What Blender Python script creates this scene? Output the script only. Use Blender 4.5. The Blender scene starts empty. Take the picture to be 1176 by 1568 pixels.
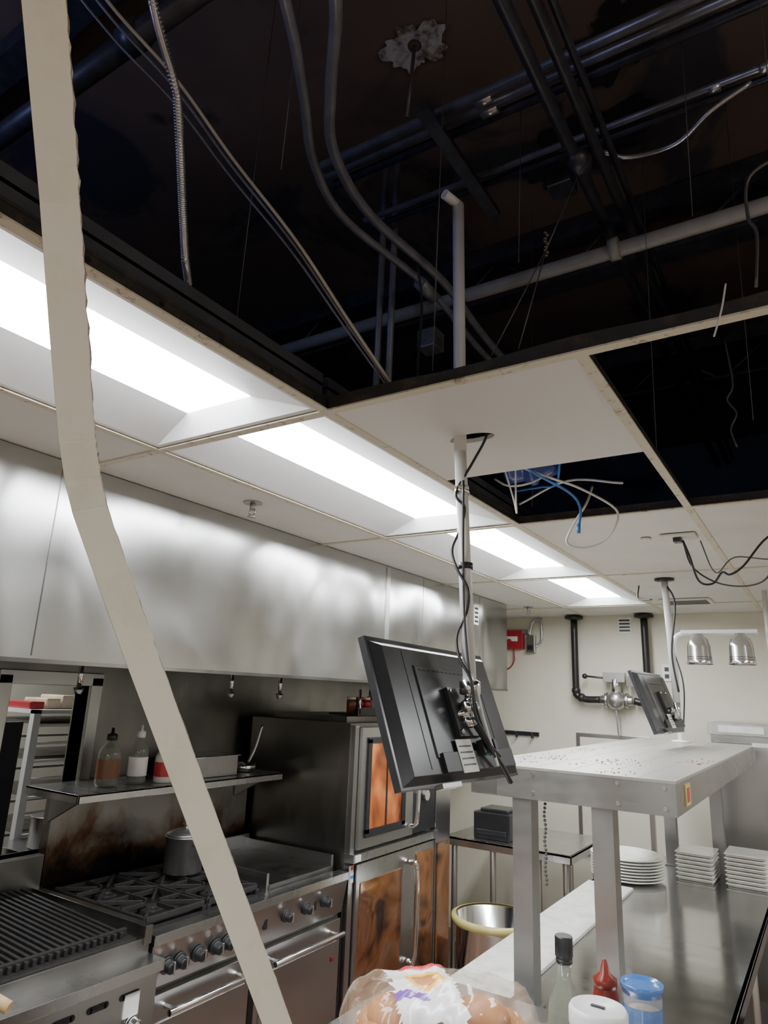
import bpy, bmesh, math, random
from mathutils import Vector, Matrix
random.seed(7)
CZ=1.79
# ---------------------------------------------------------------- materials
def newmat(name):
    m=bpy.data.materials.new(name); m.use_nodes=True
    nt=m.node_tree; b=nt.nodes['Principled BSDF']; return m,nt,b
def setin(b,k,v):
    if k in b.inputs: b.inputs[k].default_value=v
def coords(nt,scale=(1,1,1)):
    tc=nt.nodes.new('ShaderNodeTexCoord'); mp=nt.nodes.new('ShaderNodeMapping')
    mp.inputs['Scale'].default_value=scale
    nt.links.new(tc.outputs['Object'],mp.inputs['Vector']); return mp.outputs['Vector']
def noise(nt,vec,scale,detail=4,rough=.55,dist=0):
    n=nt.nodes.new('ShaderNodeTexNoise'); n.inputs['Scale'].default_value=scale
    n.inputs['Detail'].default_value=detail; n.inputs['Roughness'].default_value=rough
    n.inputs['Distortion'].default_value=dist
    nt.links.new(vec,n.inputs['Vector']); return n.outputs['Fac']
def ramp(nt,fac,stops):
    r=nt.nodes.new('ShaderNodeValToRGB'); e=r.color_ramp.elements
    while len(e)<len(stops): e.new(.5)
    for i,(p,c) in enumerate(stops):
        e[i].position=p; e[i].color=(c[0],c[1],c[2],1) if hasattr(c,'__len__') else (c,c,c,1)
    nt.links.new(fac,r.inputs['Fac']); return r.outputs['Color']
def bump(nt,b,h,strength,dist=.01,prev=None):
    n=nt.nodes.new('ShaderNodeBump'); n.inputs['Strength'].default_value=strength
    n.inputs['Distance'].default_value=dist; nt.links.new(h,n.inputs['Height'])
    if prev is not None: nt.links.new(prev,n.inputs['Normal'])
    nt.links.new(n.outputs['Normal'],b.inputs['Normal']); return n.outputs['Normal']
def plain(name,col,rough=.5,metal=0,var=.12,vscale=12,**kw):
    m,nt,b=newmat(name); v=coords(nt)
    f=noise(nt,v,vscale)
    c0=[max(0,c*(1-var)) for c in col]; c1=[min(1,c*(1+var)) for c in col]
    nt.links.new(ramp(nt,f,[(.3,c0),(.7,c1)]),b.inputs['Base Color'])
    b.inputs['Roughness'].default_value=rough; b.inputs['Metallic'].default_value=metal
    for k,val in kw.items(): setin(b,k.replace('_',' '),val)
    return m
def steel(name,base,r0,r1,stretch=(1,1,1),ns=40,dents=0,dscale=1.5,tint=(1,1,.99),bs=.15,metal=1,dst=(1,1,.45),cv=(.92,1.05)):
    m,nt,b=newmat(name); b.inputs['Metallic'].default_value=metal
    v=coords(nt,stretch); f=noise(nt,v,ns,3)
    v2=coords(nt); g=noise(nt,v2,2,3,.5)
    nt.links.new(ramp(nt,g,[(.3,[base*cv[0]*t for t in tint]),(.7,[base*cv[1]*t for t in tint])]),b.inputs['Base Color'])
    mr=nt.nodes.new('ShaderNodeMapRange'); mr.inputs['From Min'].default_value=.3; mr.inputs['From Max'].default_value=.7
    mr.inputs['To Min'].default_value=r0; mr.inputs['To Max'].default_value=r1
    nt.links.new(f,mr.inputs['Value']); nt.links.new(mr.outputs['Result'],b.inputs['Roughness'])
    prev=None
    if bs>0: prev=bump(nt,b,f,bs,.002)
    if dents>0:
        h=noise(nt,coords(nt,dst),dscale,1,.4,.3)
        bump(nt,b,h,dents,.1,prev)
    return m
def spotted(name,col,spot,lo,hi,scale,rough=.6,metal=0):
    m,nt,b=newmat(name); v=coords(nt)
    f=noise(nt,v,scale,8,.7)
    nt.links.new(ramp(nt,f,[(lo,col),(hi,spot)]),b.inputs['Base Color'])
    b.inputs['Roughness'].default_value=rough; b.inputs['Metallic'].default_value=metal; bump(nt,b,f,.2,.003); return m
def emis(name,col,s):
    m,nt,b=newmat(name); b.inputs['Base Color'].default_value=(*col,1)
    b.inputs['Emission Color'].default_value=(*col,1); b.inputs['Emission Strength'].default_value=s; return m
def glassy(name,col,alpha,rough=.08):
    m,nt,b=newmat(name); f=noise(nt,coords(nt),60,3)
    nt.links.new(ramp(nt,f,[(.3,[c*.9 for c in col]),(.7,col)]),b.inputs['Base Color'])
    b.inputs['Roughness'].default_value=rough; b.inputs['Alpha'].default_value=alpha
    setin(b,'Coat Weight',1.0); return m

M={}
M['hood']=steel('hood_steel',.50,.18,.26,(1,1,.6),3,dents=1.0,dscale=2.0,bs=0,dst=(1,.8,.55),cv=(.86,1.06))
M['steel']=steel('brushed_steel',.50,.28,.32,(1,1,4),5,bs=0)
M['steelh']=steel('brushed_steel_flat',.56,.26,.30,(1,4,1),5,bs=0)
M['steeldk']=steel('greasy_steel',.26,.27,.38,(3,3,.5),4,bs=0,cv=(.65,1.20),tint=(1,.97,.92))
M['table']=steel('table_steel',.50,.11,.18,(1,4,1),5,bs=0)
m,nt,b=newmat('steel_painted_reflection'); b.inputs['Metallic'].default_value=.9; b.inputs['Roughness'].default_value=.15  # steel panels with distorted orange reflections painted into the base colour
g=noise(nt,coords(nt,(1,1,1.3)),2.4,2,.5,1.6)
nt.links.new(ramp(nt,g,[(.34,(.16,.12,.10)),(.46,(.60,.27,.13)),(.58,(.72,.40,.24)),(.70,(.40,.28,.22))]),b.inputs['Base Color']); bump(nt,b,g,.22,.03); M['paintrefl']=m
M['shelftop']=spotted('scuffed_shelf_steel',(.50,.485,.45),(.26,.18,.11),.60,.74,11,.36,.6)
M['board']=spotted('cutting_board_poly',(.66,.65,.62),(.42,.40,.37),.46,.75,14,.45)
M['legs']=steel('galvanised_post',.42,.34,.42,(1,1,2),16,bs=.02)
M['potsteel']=plain('pot_steel',(.46,.45,.44),.32,.88,.1)
M['chrome']=plain('chrome',(.75,.75,.76),.14,1,.05)
M['castiron']=plain('cast_iron',(.025,.023,.022),.55,.3,.3,40)
M['black']=plain('black_plastic',(.018,.018,.02),.38,0,.2,30)
M['blackm']=plain('black_pipe_paint',(.02,.018,.017),.35,.2,.2,30)
M['dkplastic']=plain('monitor_plastic',(.026,.027,.030),.28,0,.1,60)
M['tile']=plain('ceiling_tile_vinyl',(.72,.71,.65),.65,0,.04,5)
M['tilerust']=spotted('ceiling_tile_stained',(.74,.73,.67),(.30,.20,.08),.68,.74,22)
M['grid']=spotted('grid_cream_paint',(.66,.61,.47),(.24,.15,.06),.56,.70,38)
M['griddark']=spotted('grid_web_dirty',(.026,.023,.022),(.09,.065,.045),.5,.75,25)
M['strip']=spotted('strip_cream_paint',(.84,.82,.72),(.74,.70,.57),.5,.78,16,.45)
M['stripedge']=spotted('strip_edge_rust',(.30,.21,.13),(.66,.60,.46),.47,.62,120,.8)
M['wall']=plain('wall_cream_paint',(.68,.65,.54),.55,0,.04,3)
M['wallp']=plain('plenum_wall',(.05,.06,.10),.9,0,.3,3)  # blue haze above the ceiling is tinted into this wall colour
M['white']=plain('white_enamel',(.84,.84,.83),.35,0,.03)
M['polewh']=plain('white_pole_paint',(.70,.69,.67),.4,0,.05)
M['refl']=plain('troffer_reflector',(.90,.91,.92),.45,0,.02)
M['troff']=plain('troffer_housing',(.07,.07,.085),.6,.3,.2)
M['lens']=emis('troffer_lens',(.96,.98,1.0),32)
M['conduit']=plain('conduit_galv',(.50,.50,.52),.32,.85,.2,20)
M['conduitdk']=plain('conduit_dark',(.05,.05,.062),.42,.4,.3,20)
M['conduitmid']=plain('conduit_mid',(.18,.18,.205),.42,.3,.2,20)
M['pipegrey']=plain('sprinkler_pipe_grey',(.28,.27,.25),.5,0,.2,9)
M['cabletan']=plain('cable_tan',(.42,.37,.27),.6)
M['cablewh']=plain('cable_white',(.75,.75,.72),.5)
M['cablebl']=plain('cable_blue',(.05,.22,.62),.5)
M['wire']=plain('hanger_wire',(.14,.13,.12),.5,.7)
M['red']=plain('red_enamel',(.36,.02,.03),.35)
m,nt,b=newmat('oven_glass_painted_glow'); g=noise(nt,coords(nt,(1,1,.7)),5,2,.5,.5)
nt.links.new(ramp(nt,g,[(.35,(.10,.03,.012)),(.52,(.42,.11,.03)),(.68,(.66,.25,.08))]),b.inputs['Base Color']); b.inputs['Roughness'].default_value=.08; M['orange']=m  # lit oven interior painted as orange glass colour, no emission
# soot-burned steel: soot is deposited low on the backguard (object-space height + noise)
m,nt,b=newmat('soot_burned_steel'); tc=nt.nodes.new('ShaderNodeTexCoord'); sp=nt.nodes.new('ShaderNodeSeparateXYZ'); nt.links.new(tc.outputs['Object'],sp.inputs[0])
mr=nt.nodes.new('ShaderNodeMapRange'); mr.inputs['From Min'].default_value=.95; mr.inputs['From Max'].default_value=1.33; nt.links.new(sp.outputs['Z'],mr.inputs['Value'])
g=noise(nt,coords(nt,(1,1,.8)),4.5,4,.6,.4); ad=nt.nodes.new('ShaderNodeMath'); ad.operation='ADD'; sb=nt.nodes.new('ShaderNodeMath'); sb.operation='MULTIPLY_ADD'; sb.inputs[1].default_value=1.4; sb.inputs[2].default_value=-.70
nt.links.new(g,sb.inputs[0]); nt.links.new(mr.outputs['Result'],ad.inputs[0]); nt.links.new(sb.outputs[0],ad.inputs[1])
nt.links.new(ramp(nt,ad.outputs[0],[(.08,(.018,.014,.012)),(.26,(.10,.055,.03)),(.40,(.20,.17,.14)),(.65,(.30,.29,.27))]),b.inputs['Base Color']); b.inputs['Metallic'].default_value=.85; b.inputs['Roughness'].default_value=.36; M['soot']=m
M['label']=plain('paper_label',(.80,.80,.76),.6)
M['yellow']=plain('yellow_plastic',(.55,.48,.18),.35)
M['green']=plain('teal_connector',(.05,.35,.30),.4)
M['wood']=plain('wood_handle',(.52,.36,.18),.6,0,.2,30)
M['bread']=spotted('bun_crust',(.40,.13,.025),(.60,.28,.09),.40,.72,7,.5)
M['bag']=glassy('clear_bag_film',(.62,.46,.32),.22,.12)
M['bagwh']=plain('bag_print_white',(.74,.71,.72),.25)
M['bagred']=plain('bag_print_red',(.60,.03,.05),.25)
M['bagyel']=plain('bag_print_yellow',(.85,.50,.05),.25)
M['bagpur']=plain('bag_print_purple',(.16,.05,.35),.25)
M['glass']=glassy('bottle_glass',(.30,.32,.26),.50,.04)
M['oil']=plain('bottle_oil',(.30,.28,.18),.2)
M['sauce']=plain('sauce_red',(.22,.03,.02),.3)
M['clearplastic']=glassy('clear_cup_plastic',(.85,.85,.85),.30)
M['bluelid']=glassy('blue_lid',(.08,.25,.66),.75,.2)
M['tan']=plain('mayo_tan',(.62,.52,.38),.4)
M['teal']=plain('blue_bag',(.04,.07,.26),.3)
M['plate']=plain('china_white',(.82,.81,.75),.15)
M['brown']=plain('sauce_brown',(.22,.09,.04),.3)
M['dkroom']=plain('dark_panel',(.03,.03,.035),.5)
m,nt,b=newmat('floor_quarry_tile'); br=nt.nodes.new('ShaderNodeTexBrick')
nt.links.new(coords(nt),br.inputs['Vector']); br.inputs['Scale'].default_value=1
br.offset=0; br.inputs['Brick Width'].default_value=.15; br.inputs['Row Height'].default_value=.15; br.inputs['Mortar Size'].default_value=.006
br.inputs['Color1'].default_value=(.22,.13,.09,1); br.inputs['Color2'].default_value=(.18,.11,.08,1); br.inputs['Mortar'].default_value=(.08,.07,.06,1)
nt.links.new(br.outputs['Color'],b.inputs['Base Color']); b.inputs['Roughness'].default_value=.35; M['floor']=m
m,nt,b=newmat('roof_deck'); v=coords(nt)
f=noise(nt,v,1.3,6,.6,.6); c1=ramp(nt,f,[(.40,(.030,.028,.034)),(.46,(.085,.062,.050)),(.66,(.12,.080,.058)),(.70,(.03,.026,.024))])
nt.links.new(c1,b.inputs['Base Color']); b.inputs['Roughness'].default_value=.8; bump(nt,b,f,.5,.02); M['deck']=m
M['decktorn']=plain('deck_torn_dark',(.008,.007,.007),.9)
M['deckpatch']=spotted('deck_torn_light',(.40,.38,.36),(.12,.09,.07),.45,.6,22,.8)

# ---------------------------------------------------------------- mesh builder
class B:
    def __init__(s,name): s.name=name; s.bm=bmesh.new(); s.mats=[]
    def mi(s,m):
        mm=M[m]
        if mm not in s.mats: s.mats.append(mm)
        return s.mats.index(mm)
    def poly(s,vs,m,smooth=False):
        f=s.bm.faces.new([s.bm.verts.new(v) for v in vs]); f.material_index=s.mi(m); f.smooth=smooth; return f
    def hexa(s,p,m):
        i=s.mi(m); vs=[s.bm.verts.new(v) for v in p]
        for q in ((0,3,2,1),(4,5,6,7),(0,1,5,4),(1,2,6,5),(2,3,7,6),(3,0,4,7)):
            f=s.bm.faces.new([vs[k] for k in q]); f.material_index=i
    def box(s,x0,x1,y0,y1,z0,z1,m):
        s.hexa([(x0,y0,z0),(x1,y0,z0),(x1,y1,z0),(x0,y1,z0),(x0,y0,z1),(x1,y0,z1),(x1,y1,z1),(x0,y1,z1)],m)
    def obox(s,c,size,ax,m,taper=1.0):
        c=Vector(c); w,u,n=[Vector(a) for a in ax]; a,b2,d=[k/2 for k in size]
        P=[]
        for sn,t in ((-1,1),(1,taper)):
            for sw,su in ((-1,-1),(1,-1),(1,1),(-1,1)):
                P.append(c+w*a*sw*t+u*b2*su*t+n*d*sn)
        s.hexa(P,m)
    def ring(s,c,a,b2,r,n):
        return [s.bm.verts.new(c+a*(r*math.cos(2*math.pi*k/n))+b2*(r*math.sin(2*math.pi*k/n))) for k in range(n)]
    def skin(s,rings,i,smooth=True,caps=True):
        n=len(rings[0])
        for A,C in zip(rings[:-1],rings[1:]):
            for k in range(n):
                f=s.bm.faces.new([A[k],A[(k+1)%n],C[(k+1)%n],C[k]]); f.material_index=i; f.smooth=smooth
        if caps:
            f=s.bm.faces.new(list(reversed(rings[0]))); f.material_index=i
            f=s.bm.faces.new(rings[-1]); f.material_index=i
    def cyl(s,p0,p1,r,m,r1=None,n=16,smooth=True):
        p0=Vector(p0); p1=Vector(p1); d=(p1-p0).normalized(); a=d.orthogonal().normalized(); b2=d.cross(a)
        s.skin([s.ring(p0,a,b2,r,n),s.ring(p1,a,b2,r if r1 is None else r1,n)],s.mi(m),smooth)
    def tube(s,pts,r,m,n=8,res=6,curved=True):
        P=[Vector(p) for p in pts]
        if curved and len(P)>2:
            Q=[]; E=[P[0]*2-P[1]]+P+[P[-1]*2-P[-2]]
            for i in range(1,len(E)-2):
                for k in range(res):
                    t=k/res; a,b2,c,d=E[i-1],E[i],E[i+1],E[i+2]
                    Q.append(.5*((2*b2)+(c-a)*t+(2*a-5*b2+4*c-d)*t*t+(3*b2-a-3*c+d)*t**3))
            Q.append(P[-1]); P=Q
        rings=[]; a=None
        for i,p in enumerate(P):
            d=(P[min(i+1,len(P)-1)]-P[max(i-1,0)]).normalized()
            a=d.orthogonal().normalized() if a is None else (a-d*a.dot(d)).normalized()
            rings.append(s.ring(p,a,d.cross(a),r,n))
        s.skin(rings,s.mi(m))
    def lathe(s,o,prof,m,n=28,axis=(0,0,1),sx=1,sy=1,caps=True):
        o=Vector(o); d=Vector(axis).normalized()
        if abs(d.z)>.99: a=Vector((1,0,0)); b2=Vector((0,1,0))*(1 if d.z>0 else -1)
        else: a=d.orthogonal().normalized(); b2=d.cross(a)
        s.skin([s.ring(o+d*z,a*sx,b2*sy,max(r,.0004),n) for r,z in prof],s.mi(m),True,caps)
    def ell(s,c,rad,m,nu=20,nv=12,rot=0,fn=None):
        c=Vector(c); R=Matrix.Rotation(rot,3,'Z'); rings=[]
        for j in range(1,nv):
            t=math.pi*j/nv; row=[]
            for k in range(nu):
                p=2*math.pi*k/nu
                v=Vector((math.sin(t)*math.cos(p)*rad[0],math.sin(t)*math.sin(p)*rad[1],-math.cos(t)*rad[2]))
                if fn: v=fn(v)
                row.append(s.bm.verts.new(c+R@v))
            rings.append(row)
        s.skin(rings,s.mi(m))
    def done(s,bevel=0):
        bmesh.ops.recalc_face_normals(s.bm,faces=s.bm.faces)
        me=bpy.data.meshes.new(s.name); s.bm.to_mesh(me); s.bm.free()
        for mm in s.mats: me.materials.append(mm)
        o=bpy.data.objects.new(s.name,me); bpy.context.scene.collection.objects.link(o)
        if bevel:
            md=o.modifiers.new('bevel','BEVEL'); md.width=bevel; md.segments=2; md.limit_method='ANGLE'; md.angle_limit=math.radians(40)
        return o
def W(x,y,z): return (x,y,z+CZ)

# ---------------------------------------------------------------- room shell
DZ=3.75; CE=2.44; WL=-2.95; WB=5.40; WR=3.0; WF=-3.0
b=B('floor'); b.box(-5.2,WR,WF,WB,-.1,0,'floor'); b.done()
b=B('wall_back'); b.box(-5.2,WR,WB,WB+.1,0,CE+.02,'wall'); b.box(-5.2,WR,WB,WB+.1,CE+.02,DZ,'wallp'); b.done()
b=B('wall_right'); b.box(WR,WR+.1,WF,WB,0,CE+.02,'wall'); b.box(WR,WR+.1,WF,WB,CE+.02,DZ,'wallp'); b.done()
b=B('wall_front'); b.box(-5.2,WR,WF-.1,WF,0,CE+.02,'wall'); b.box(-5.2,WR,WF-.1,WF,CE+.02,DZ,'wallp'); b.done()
b=B('wall_left')
b.box(WL-.1,WL,WF,1.64,0,CE,'steeldk'); b.box(WL-.1,WL,2.02,4.6,0,CE,'steeldk')
b.box(WL-.1,WL,1.64,2.02,0,1.05,'steeldk'); b.box(WL-.1,WL,1.64,2.02,1.76,CE,'steeldk')
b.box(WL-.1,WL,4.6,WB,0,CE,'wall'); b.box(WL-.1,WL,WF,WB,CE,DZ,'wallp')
b.done()
b=B('window_1')
b.box(WL-.11,WL+.02,1.58,1.64,1.0,1.80,'steel'); b.box(WL-.11,WL+.02,2.02,2.08,1.0,1.80,'steel')
b.box(WL-.11,WL+.02,1.58,2.08,1.76,1.82,'steel'); b.box(WL-.11,WL+.03,1.58,2.08,1.02,1.05,'steel'); b.done(.003)
b=B('wall_far_room'); b.box(-5.2,-5.1,WF,WB,0,CE,'wall'); b.done()
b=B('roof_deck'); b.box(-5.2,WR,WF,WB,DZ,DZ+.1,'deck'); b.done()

xs=[-2.95,-1.56,-.95,-.335,.28,.89,1.50,2.11,2.72,3.0]
ys=[-3.0,-2.48,-1.26,-.04,1.18,2.40,3.62,4.84,5.40]
fix=set()
for j in (2,3,4,5,6): fix.add((1,j))
for j in (1,3,6): fix.add((6,j))
fix.add((3,1)); fix.add((4,5))
hole={(2,2),(2,3),(3,2),(3,3),(4,3),(3,4),(4,4),(4,2)}
b=B('ceiling')
for i in range(len(xs)-1):
    for j in range(len(ys)-1):
        x0,x1,y0,y1=xs[i]+.004,xs[i+1]-.004,ys[j]+.004,ys[j+1]-.004
        if (i,j) in fix or (i,j) in hole: continue
        if (i,j)==(2,4):
            y1=1.79; cx,cy=-.715,1.497; n=64; O=[];I=[]
            for lev,zz in enumerate((CE,CE+.012)):
                o=[];q=[]
                for k in range(n):
                    a=2*math.pi*(k+.5)/n; ca,sa=math.cos(a),math.sin(a); q.append(b.bm.verts.new((cx+.062*ca,cy+.030*sa,zz)))
                    tx=((x1 if ca>0 else x0)-cx)/ca; ty=((y1 if sa>0 else y0)-cy)/sa; t=min(tx,ty)
                    o.append(b.bm.verts.new((cx+ca*t,cy+sa*t,zz)))
                O.append(o);I.append(q)
            for lev in (0,1):
                for (qx,qy) in ((x0,y0),(x1,y0),(x1,y1),(x0,y1)):
                    v=min(O[lev],key=lambda v:(v.co.x-qx)**2+(v.co.y-qy)**2); v.co.x=qx; v.co.y=qy
            mi=b.mi('tilerust')
            for k in range(n):
                k2=(k+1)%n
                for A,C in ((O[0],I[0]),(I[1],O[1]),(I[0],I[1]),(O[1],O[0])):
                    f=b.bm.faces.new([A[k],A[k2],C[k2],C[k]]); f.material_index=mi
            continue
        b.box(x0,x1,y0,y1,CE,CE+.012,'tile')
b.box(-5.1,-4.5,WF,WB,CE,CE+.012,'tile'); b.box(-3.9,-3.05,WF,WB,CE,CE+.012,'tile')
b.box(-4.5,-3.9,WF,1.2,CE,CE+.012,'tile'); b.box(-4.5,-3.9,2.4,WB,CE,CE+.012,'tile')
b.done()
b=B('ceiling_grid')
def teey(x,y0,y1):
    b.box(x-.012,x+.012,y0,y1,CE-.004,CE,'grid'); b.box(x-.002,x+.002,y0,y1,CE,CE+.030,'griddark'); b.box(x-.004,x+.004,y0,y1,CE+.026,CE+.033,'griddark')
    k=y0+.08
    while k<y1 and x>-1.2: b.cyl((x+.0015,k,CE+.016),(x+.004,k,CE+.016),.005,'black',n=8); k+=.15
def teex(y,x0,x1):
    b.box(x0,x1,y-.012,y+.012,CE-.0045,CE-.0005,'grid'); b.box(x0,x1,y-.002,y+.002,CE,CE+.026,'griddark'); b.box(x0,x1,y-.004,y+.004,CE+.022,CE+.029,'griddark')
    k=x0+.07
    while k<x1 and y<1.5: b.cyl((k,y-.004,CE+.014),(k,y-.0015,CE+.014),.004,'black',n=8); k+=.13
teey(-1.56,-3,5.4); teey(-.95,-3,5.4); teey(-.335,1.18,5.4); teey(-.335,-3,-1.26)
teey(.28,-3,-1.26); teey(.28,1.18,5.4); teey(.89,-3,5.4); teey(1.5,-3,5.4); teey(2.11,-3,5.4); teey(2.72,-3,5.4)
for y in ys[1:-1]: teex(y,-1.9 if y<4.6 and y>-.5 else -2.95,3.0)
b.done()
b=B('trim_1')
for k in range(24):
    x0=-.94+k*.075
    b.poly([(x0,1.172,CE+.002),(x0+.075,1.172,CE+.002),(x0+.075,1.169,CE+.028+.004*math.sin(k+1)),(x0,1.169,CE+.028+.004*math.sin(k))],'griddark')
b.done()

def troffer(x0,x1,y0,y1):
    b=B('troffer_light'); x0+=.010;x1-=.010;y0+=.010;y1-=.010
    z=CE+.002; zl=CE+.052
    ix,iy=.180,.06; e=.018
    o=[(x0,y0),(x1,y0),(x1,y1),(x0,y1)]; m1=[(x0+e,y0+e),(x1-e,y0+e),(x1-e,y1-e),(x0+e,y1-e)]
    n=[(x0+ix,y0+iy),(x1-ix,y0+iy),(x1-ix,y1-iy),(x0+ix,y1-iy)]
    for k in range(4):
        k2=(k+1)%4
        b.poly([(*o[k],z),(*o[k2],z),(*m1[k2],z),(*m1[k],z)],'white')
        b.poly([(*m1[k],z),(*m1[k2],z),(*n[k2],zl),(*n[k],zl)],'refl')
    b.poly([(*p,zl) for p in n],'lens')
    b.box(x0,x1,y0,y1,zl+.012,zl+.045,'troff')
    for (A,C) in ((0,1),(1,2),(2,3),(3,0)):
        b.poly([(*o[A],z+.001),(*o[C],z+.001),(*o[C],zl+.02),(*o[A],zl+.02)],'troff')
    b.done()
for (i,j) in sorted(fix): troffer(xs[i],xs[i+1],ys[j],ys[j+1])
troffer(-4.5,-3.9,1.2,2.4)

# ---------------------------------------------------------------- hanging strip
b=B('hanging_ceiling_angle_strip')
P=[Vector(W(*p)) for p in [(-.272,.02,.655),(-.336,.136,.375),(-.362,.166,.33),(-.381,.189,.2935),(-.404,.222,.225),(-.424,.2525,.162),(-.431,.266,.137),(-.434,.277,.118),(-.438,.34,.02),(-.443,.45,-.147),(-.446,.543,-.290),(-.452,.66,-.47)]]
L=[];Rr=[];E=[]; N=[]
for i in range(len(P)-1):
    for k in range(14): N.append(P[i].lerp(P[i+1],k/14))
N.append(P[-1])
for i,p in enumerate(N):
    d=(N[min(i+1,len(N)-1)]-N[max(i-1,0)]).normalized()
    nrm=Vector((.80,-.42,.10)).normalized()
    s=nrm.cross(d).normalized()
    if s.x<0: s=-s
    j=(random.random()-.5)*.0010
    top=1 if i<14*6 else .35
    L.append(p-s*.0122); Rr.append(p+s*(.0116+j*top)); E.append(p+s*(.0132+j*1.8*top)-nrm*(.003+random.random()*.002))
def strip(A,C,m):
    for i in range(len(A)-1): b.poly([A[i],A[i+1],C[i+1],C[i]],m,False)
strip(L,Rr,'strip'); strip(Rr,E,'stripedge')
nr=Vector((-.0009,.0005,-.0001))
strip([v+nr for v in L],[v+nr*4 for v in E],'griddark')
b.done()

# ---------------------------------------------------------------- hood
b=B('exhaust_hood')
hx=-1.90; y0,y1=-.6,4.58; hz=1.84
b.box(hx-.02,hx,y0,y1,hz,2.436,'hood')
b.box(hx-.03,hx+.004,y0,y1,hz-.010,hz+.002,'steeldk')
b.box(WL+.01,hx-.02,y0,y0+.02,hz,2.435,'hood'); b.box(WL+.01,hx-.02,y1-.02,y1,hz,2.435,'hood')
b.box(WL+.01,hx-.02,y0+.02,y1-.02,2.41,2.435,'steeldk')
b.box(hx-.10,hx-.02,y0+.02,y1-.02,hz-.004,hz+.03,'steeldk')
b.hexa([(-2.85,y0+.05,hz+.02),(-2.35,y0+.05,2.30),(-2.35,y1-.05,2.30),(-2.85,y1-.05,hz+.02),(-2.87,y0+.05,hz+.04),(-2.37,y0+.05,2.33),(-2.37,y1-.05,2.33),(-2.87,y1-.05,hz+.04)],'steeldk')
for sy in (1.10,2.95,3.35,4.12):
    b.box(hx,hx+.0012,sy,sy+.003,hz+.01,2.43,'steeldk')
for sy in (2.96,3.96): b.box(hx,hx+.0015,sy,sy+.035,hz+.01,2.43,'steel')
b.box(hx,hx+.006,4.02,4.09,2.24,2.37,'label')
for k in range(4): b.box(hx+.006,hx+.007,4.03,4.08,2.255+k*.028,2.268+k*.028,'black')
b.done()
b=B('fire_suppression_pipework')
b.tube([(-2.4,.8,1.86),(-2.4,4.3,1.86)],.012,'chrome')
for yy in (1.15,1.6,2.4,2.75,3.6,4.0):
    b.cyl((-2.4,yy,1.86),(-2.4,yy,1.76),.010,'chrome'); b.cyl((-2.4,yy,1.76),(-2.4,yy,1.735),.02,'steel',.012)
b.tube([(-2.4,1.9,1.86),(-2.4,1.9,1.80),(-2.38,1.92,1.74)],.016,'black'); b.ell((-2.38,1.93,1.71),(.03,.03,.035),'black')
b.done()

# ---------------------------------------------------------------- range backguard + shelf
b=B('range_backguard_shelf')
b.box(-2.90,-2.845,1.86,3.05,.95,1.33,'soot')
b.box(-2.92,-2.55,1.77,3.0,1.335,1.345,'steelh'); b.box(-2.56,-2.55,1.77,3.0,1.31,1.345,'steelh'); b.box(-2.92,-2.55,1.77,1.78,1.31,1.345,'steelh')
for yy in (1.84,3.0-.06): b.hexa([(-2.84,yy,1.2),(-2.6,yy,1.32),(-2.6,yy+.01,1.32),(-2.84,yy+.01,1.2),(-2.84,yy,1.33),(-2.6,yy,1.335),(-2.6,yy+.01,1.335),(-2.84,yy+.01,1.33)],'steel')
b.done(.002)

# range
b=B('gas_range')
fx=-2.15; ya,yb=1.86,3.05
b.box(-2.84,fx-.02,ya,yb,.12,.90,'steeldk')
b.box(-2.84,fx,ya,yb,.875,.905,'steel')
b.box(fx-.03,fx+.035,ya,yb,.88,.915,'steelh')
b.hexa([(fx-.03,ya,.73),(fx+.0,ya,.73),(fx+.0,yb,.73),(fx-.03,yb,.73),(fx-.03,ya,.88),(fx+.03,ya,.88),(fx+.03,yb,.88),(fx-.03,yb,.88)],'steel')
def knob(bb,x,y,z,r=.022,m='black'):
    bb.lathe((x,y,z),[(r*1.35,0),(r*1.35,.006),(r,.008),(r*.9,.034),(r*.7,.038)],m,20,(1,0,-.15)); bb.box(x+.03,x+.046,y-.004,y+.004,z-r*.9,z+r*.9,'chrome')
for yy in (1.94,2.00,2.09,2.18,2.24,2.32): knob(b,fx+.018,yy,.80)
for yy in (2.60,2.74,2.88): knob(b,fx+.018,yy,.815,.02)
for yy in (2.46,2.80): b.box(fx+.015,fx+.02,yy,yy+.02,.79,.84,'black')
for (d0,d1) in ((1.88,2.40),(2.44,3.03)):
    b.box(fx-.02,fx+.012,d0,d1,.22,.71,'steel'); b.box(fx+.012,fx+.018,d0+.03,d1-.03,.25,.62,'steel')
    b.tube([(fx+.07,d0+.05,.665),(fx+.07,d1-.05,.665)],.012,'chrome',12)
    for yy in (d0+.08,d1-.08): b.cyl((fx+.01,yy,.665),(fx+.07,yy,.665),.009,'chrome')
b.box(fx+.018,fx+.022,2.955,2.975,.54,.56,'red')
for yy in (ya+.06,yb-.06): b.cyl((-2.25,yy,0),(-2.25,yy,.12),.025,'steel'); b.cyl((-2.75,yy,0),(-2.75,yy,.12),.025,'steel')
b.box(-2.82,fx-.04,ya+.02,2.52,.903,.908,'castiron')
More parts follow.
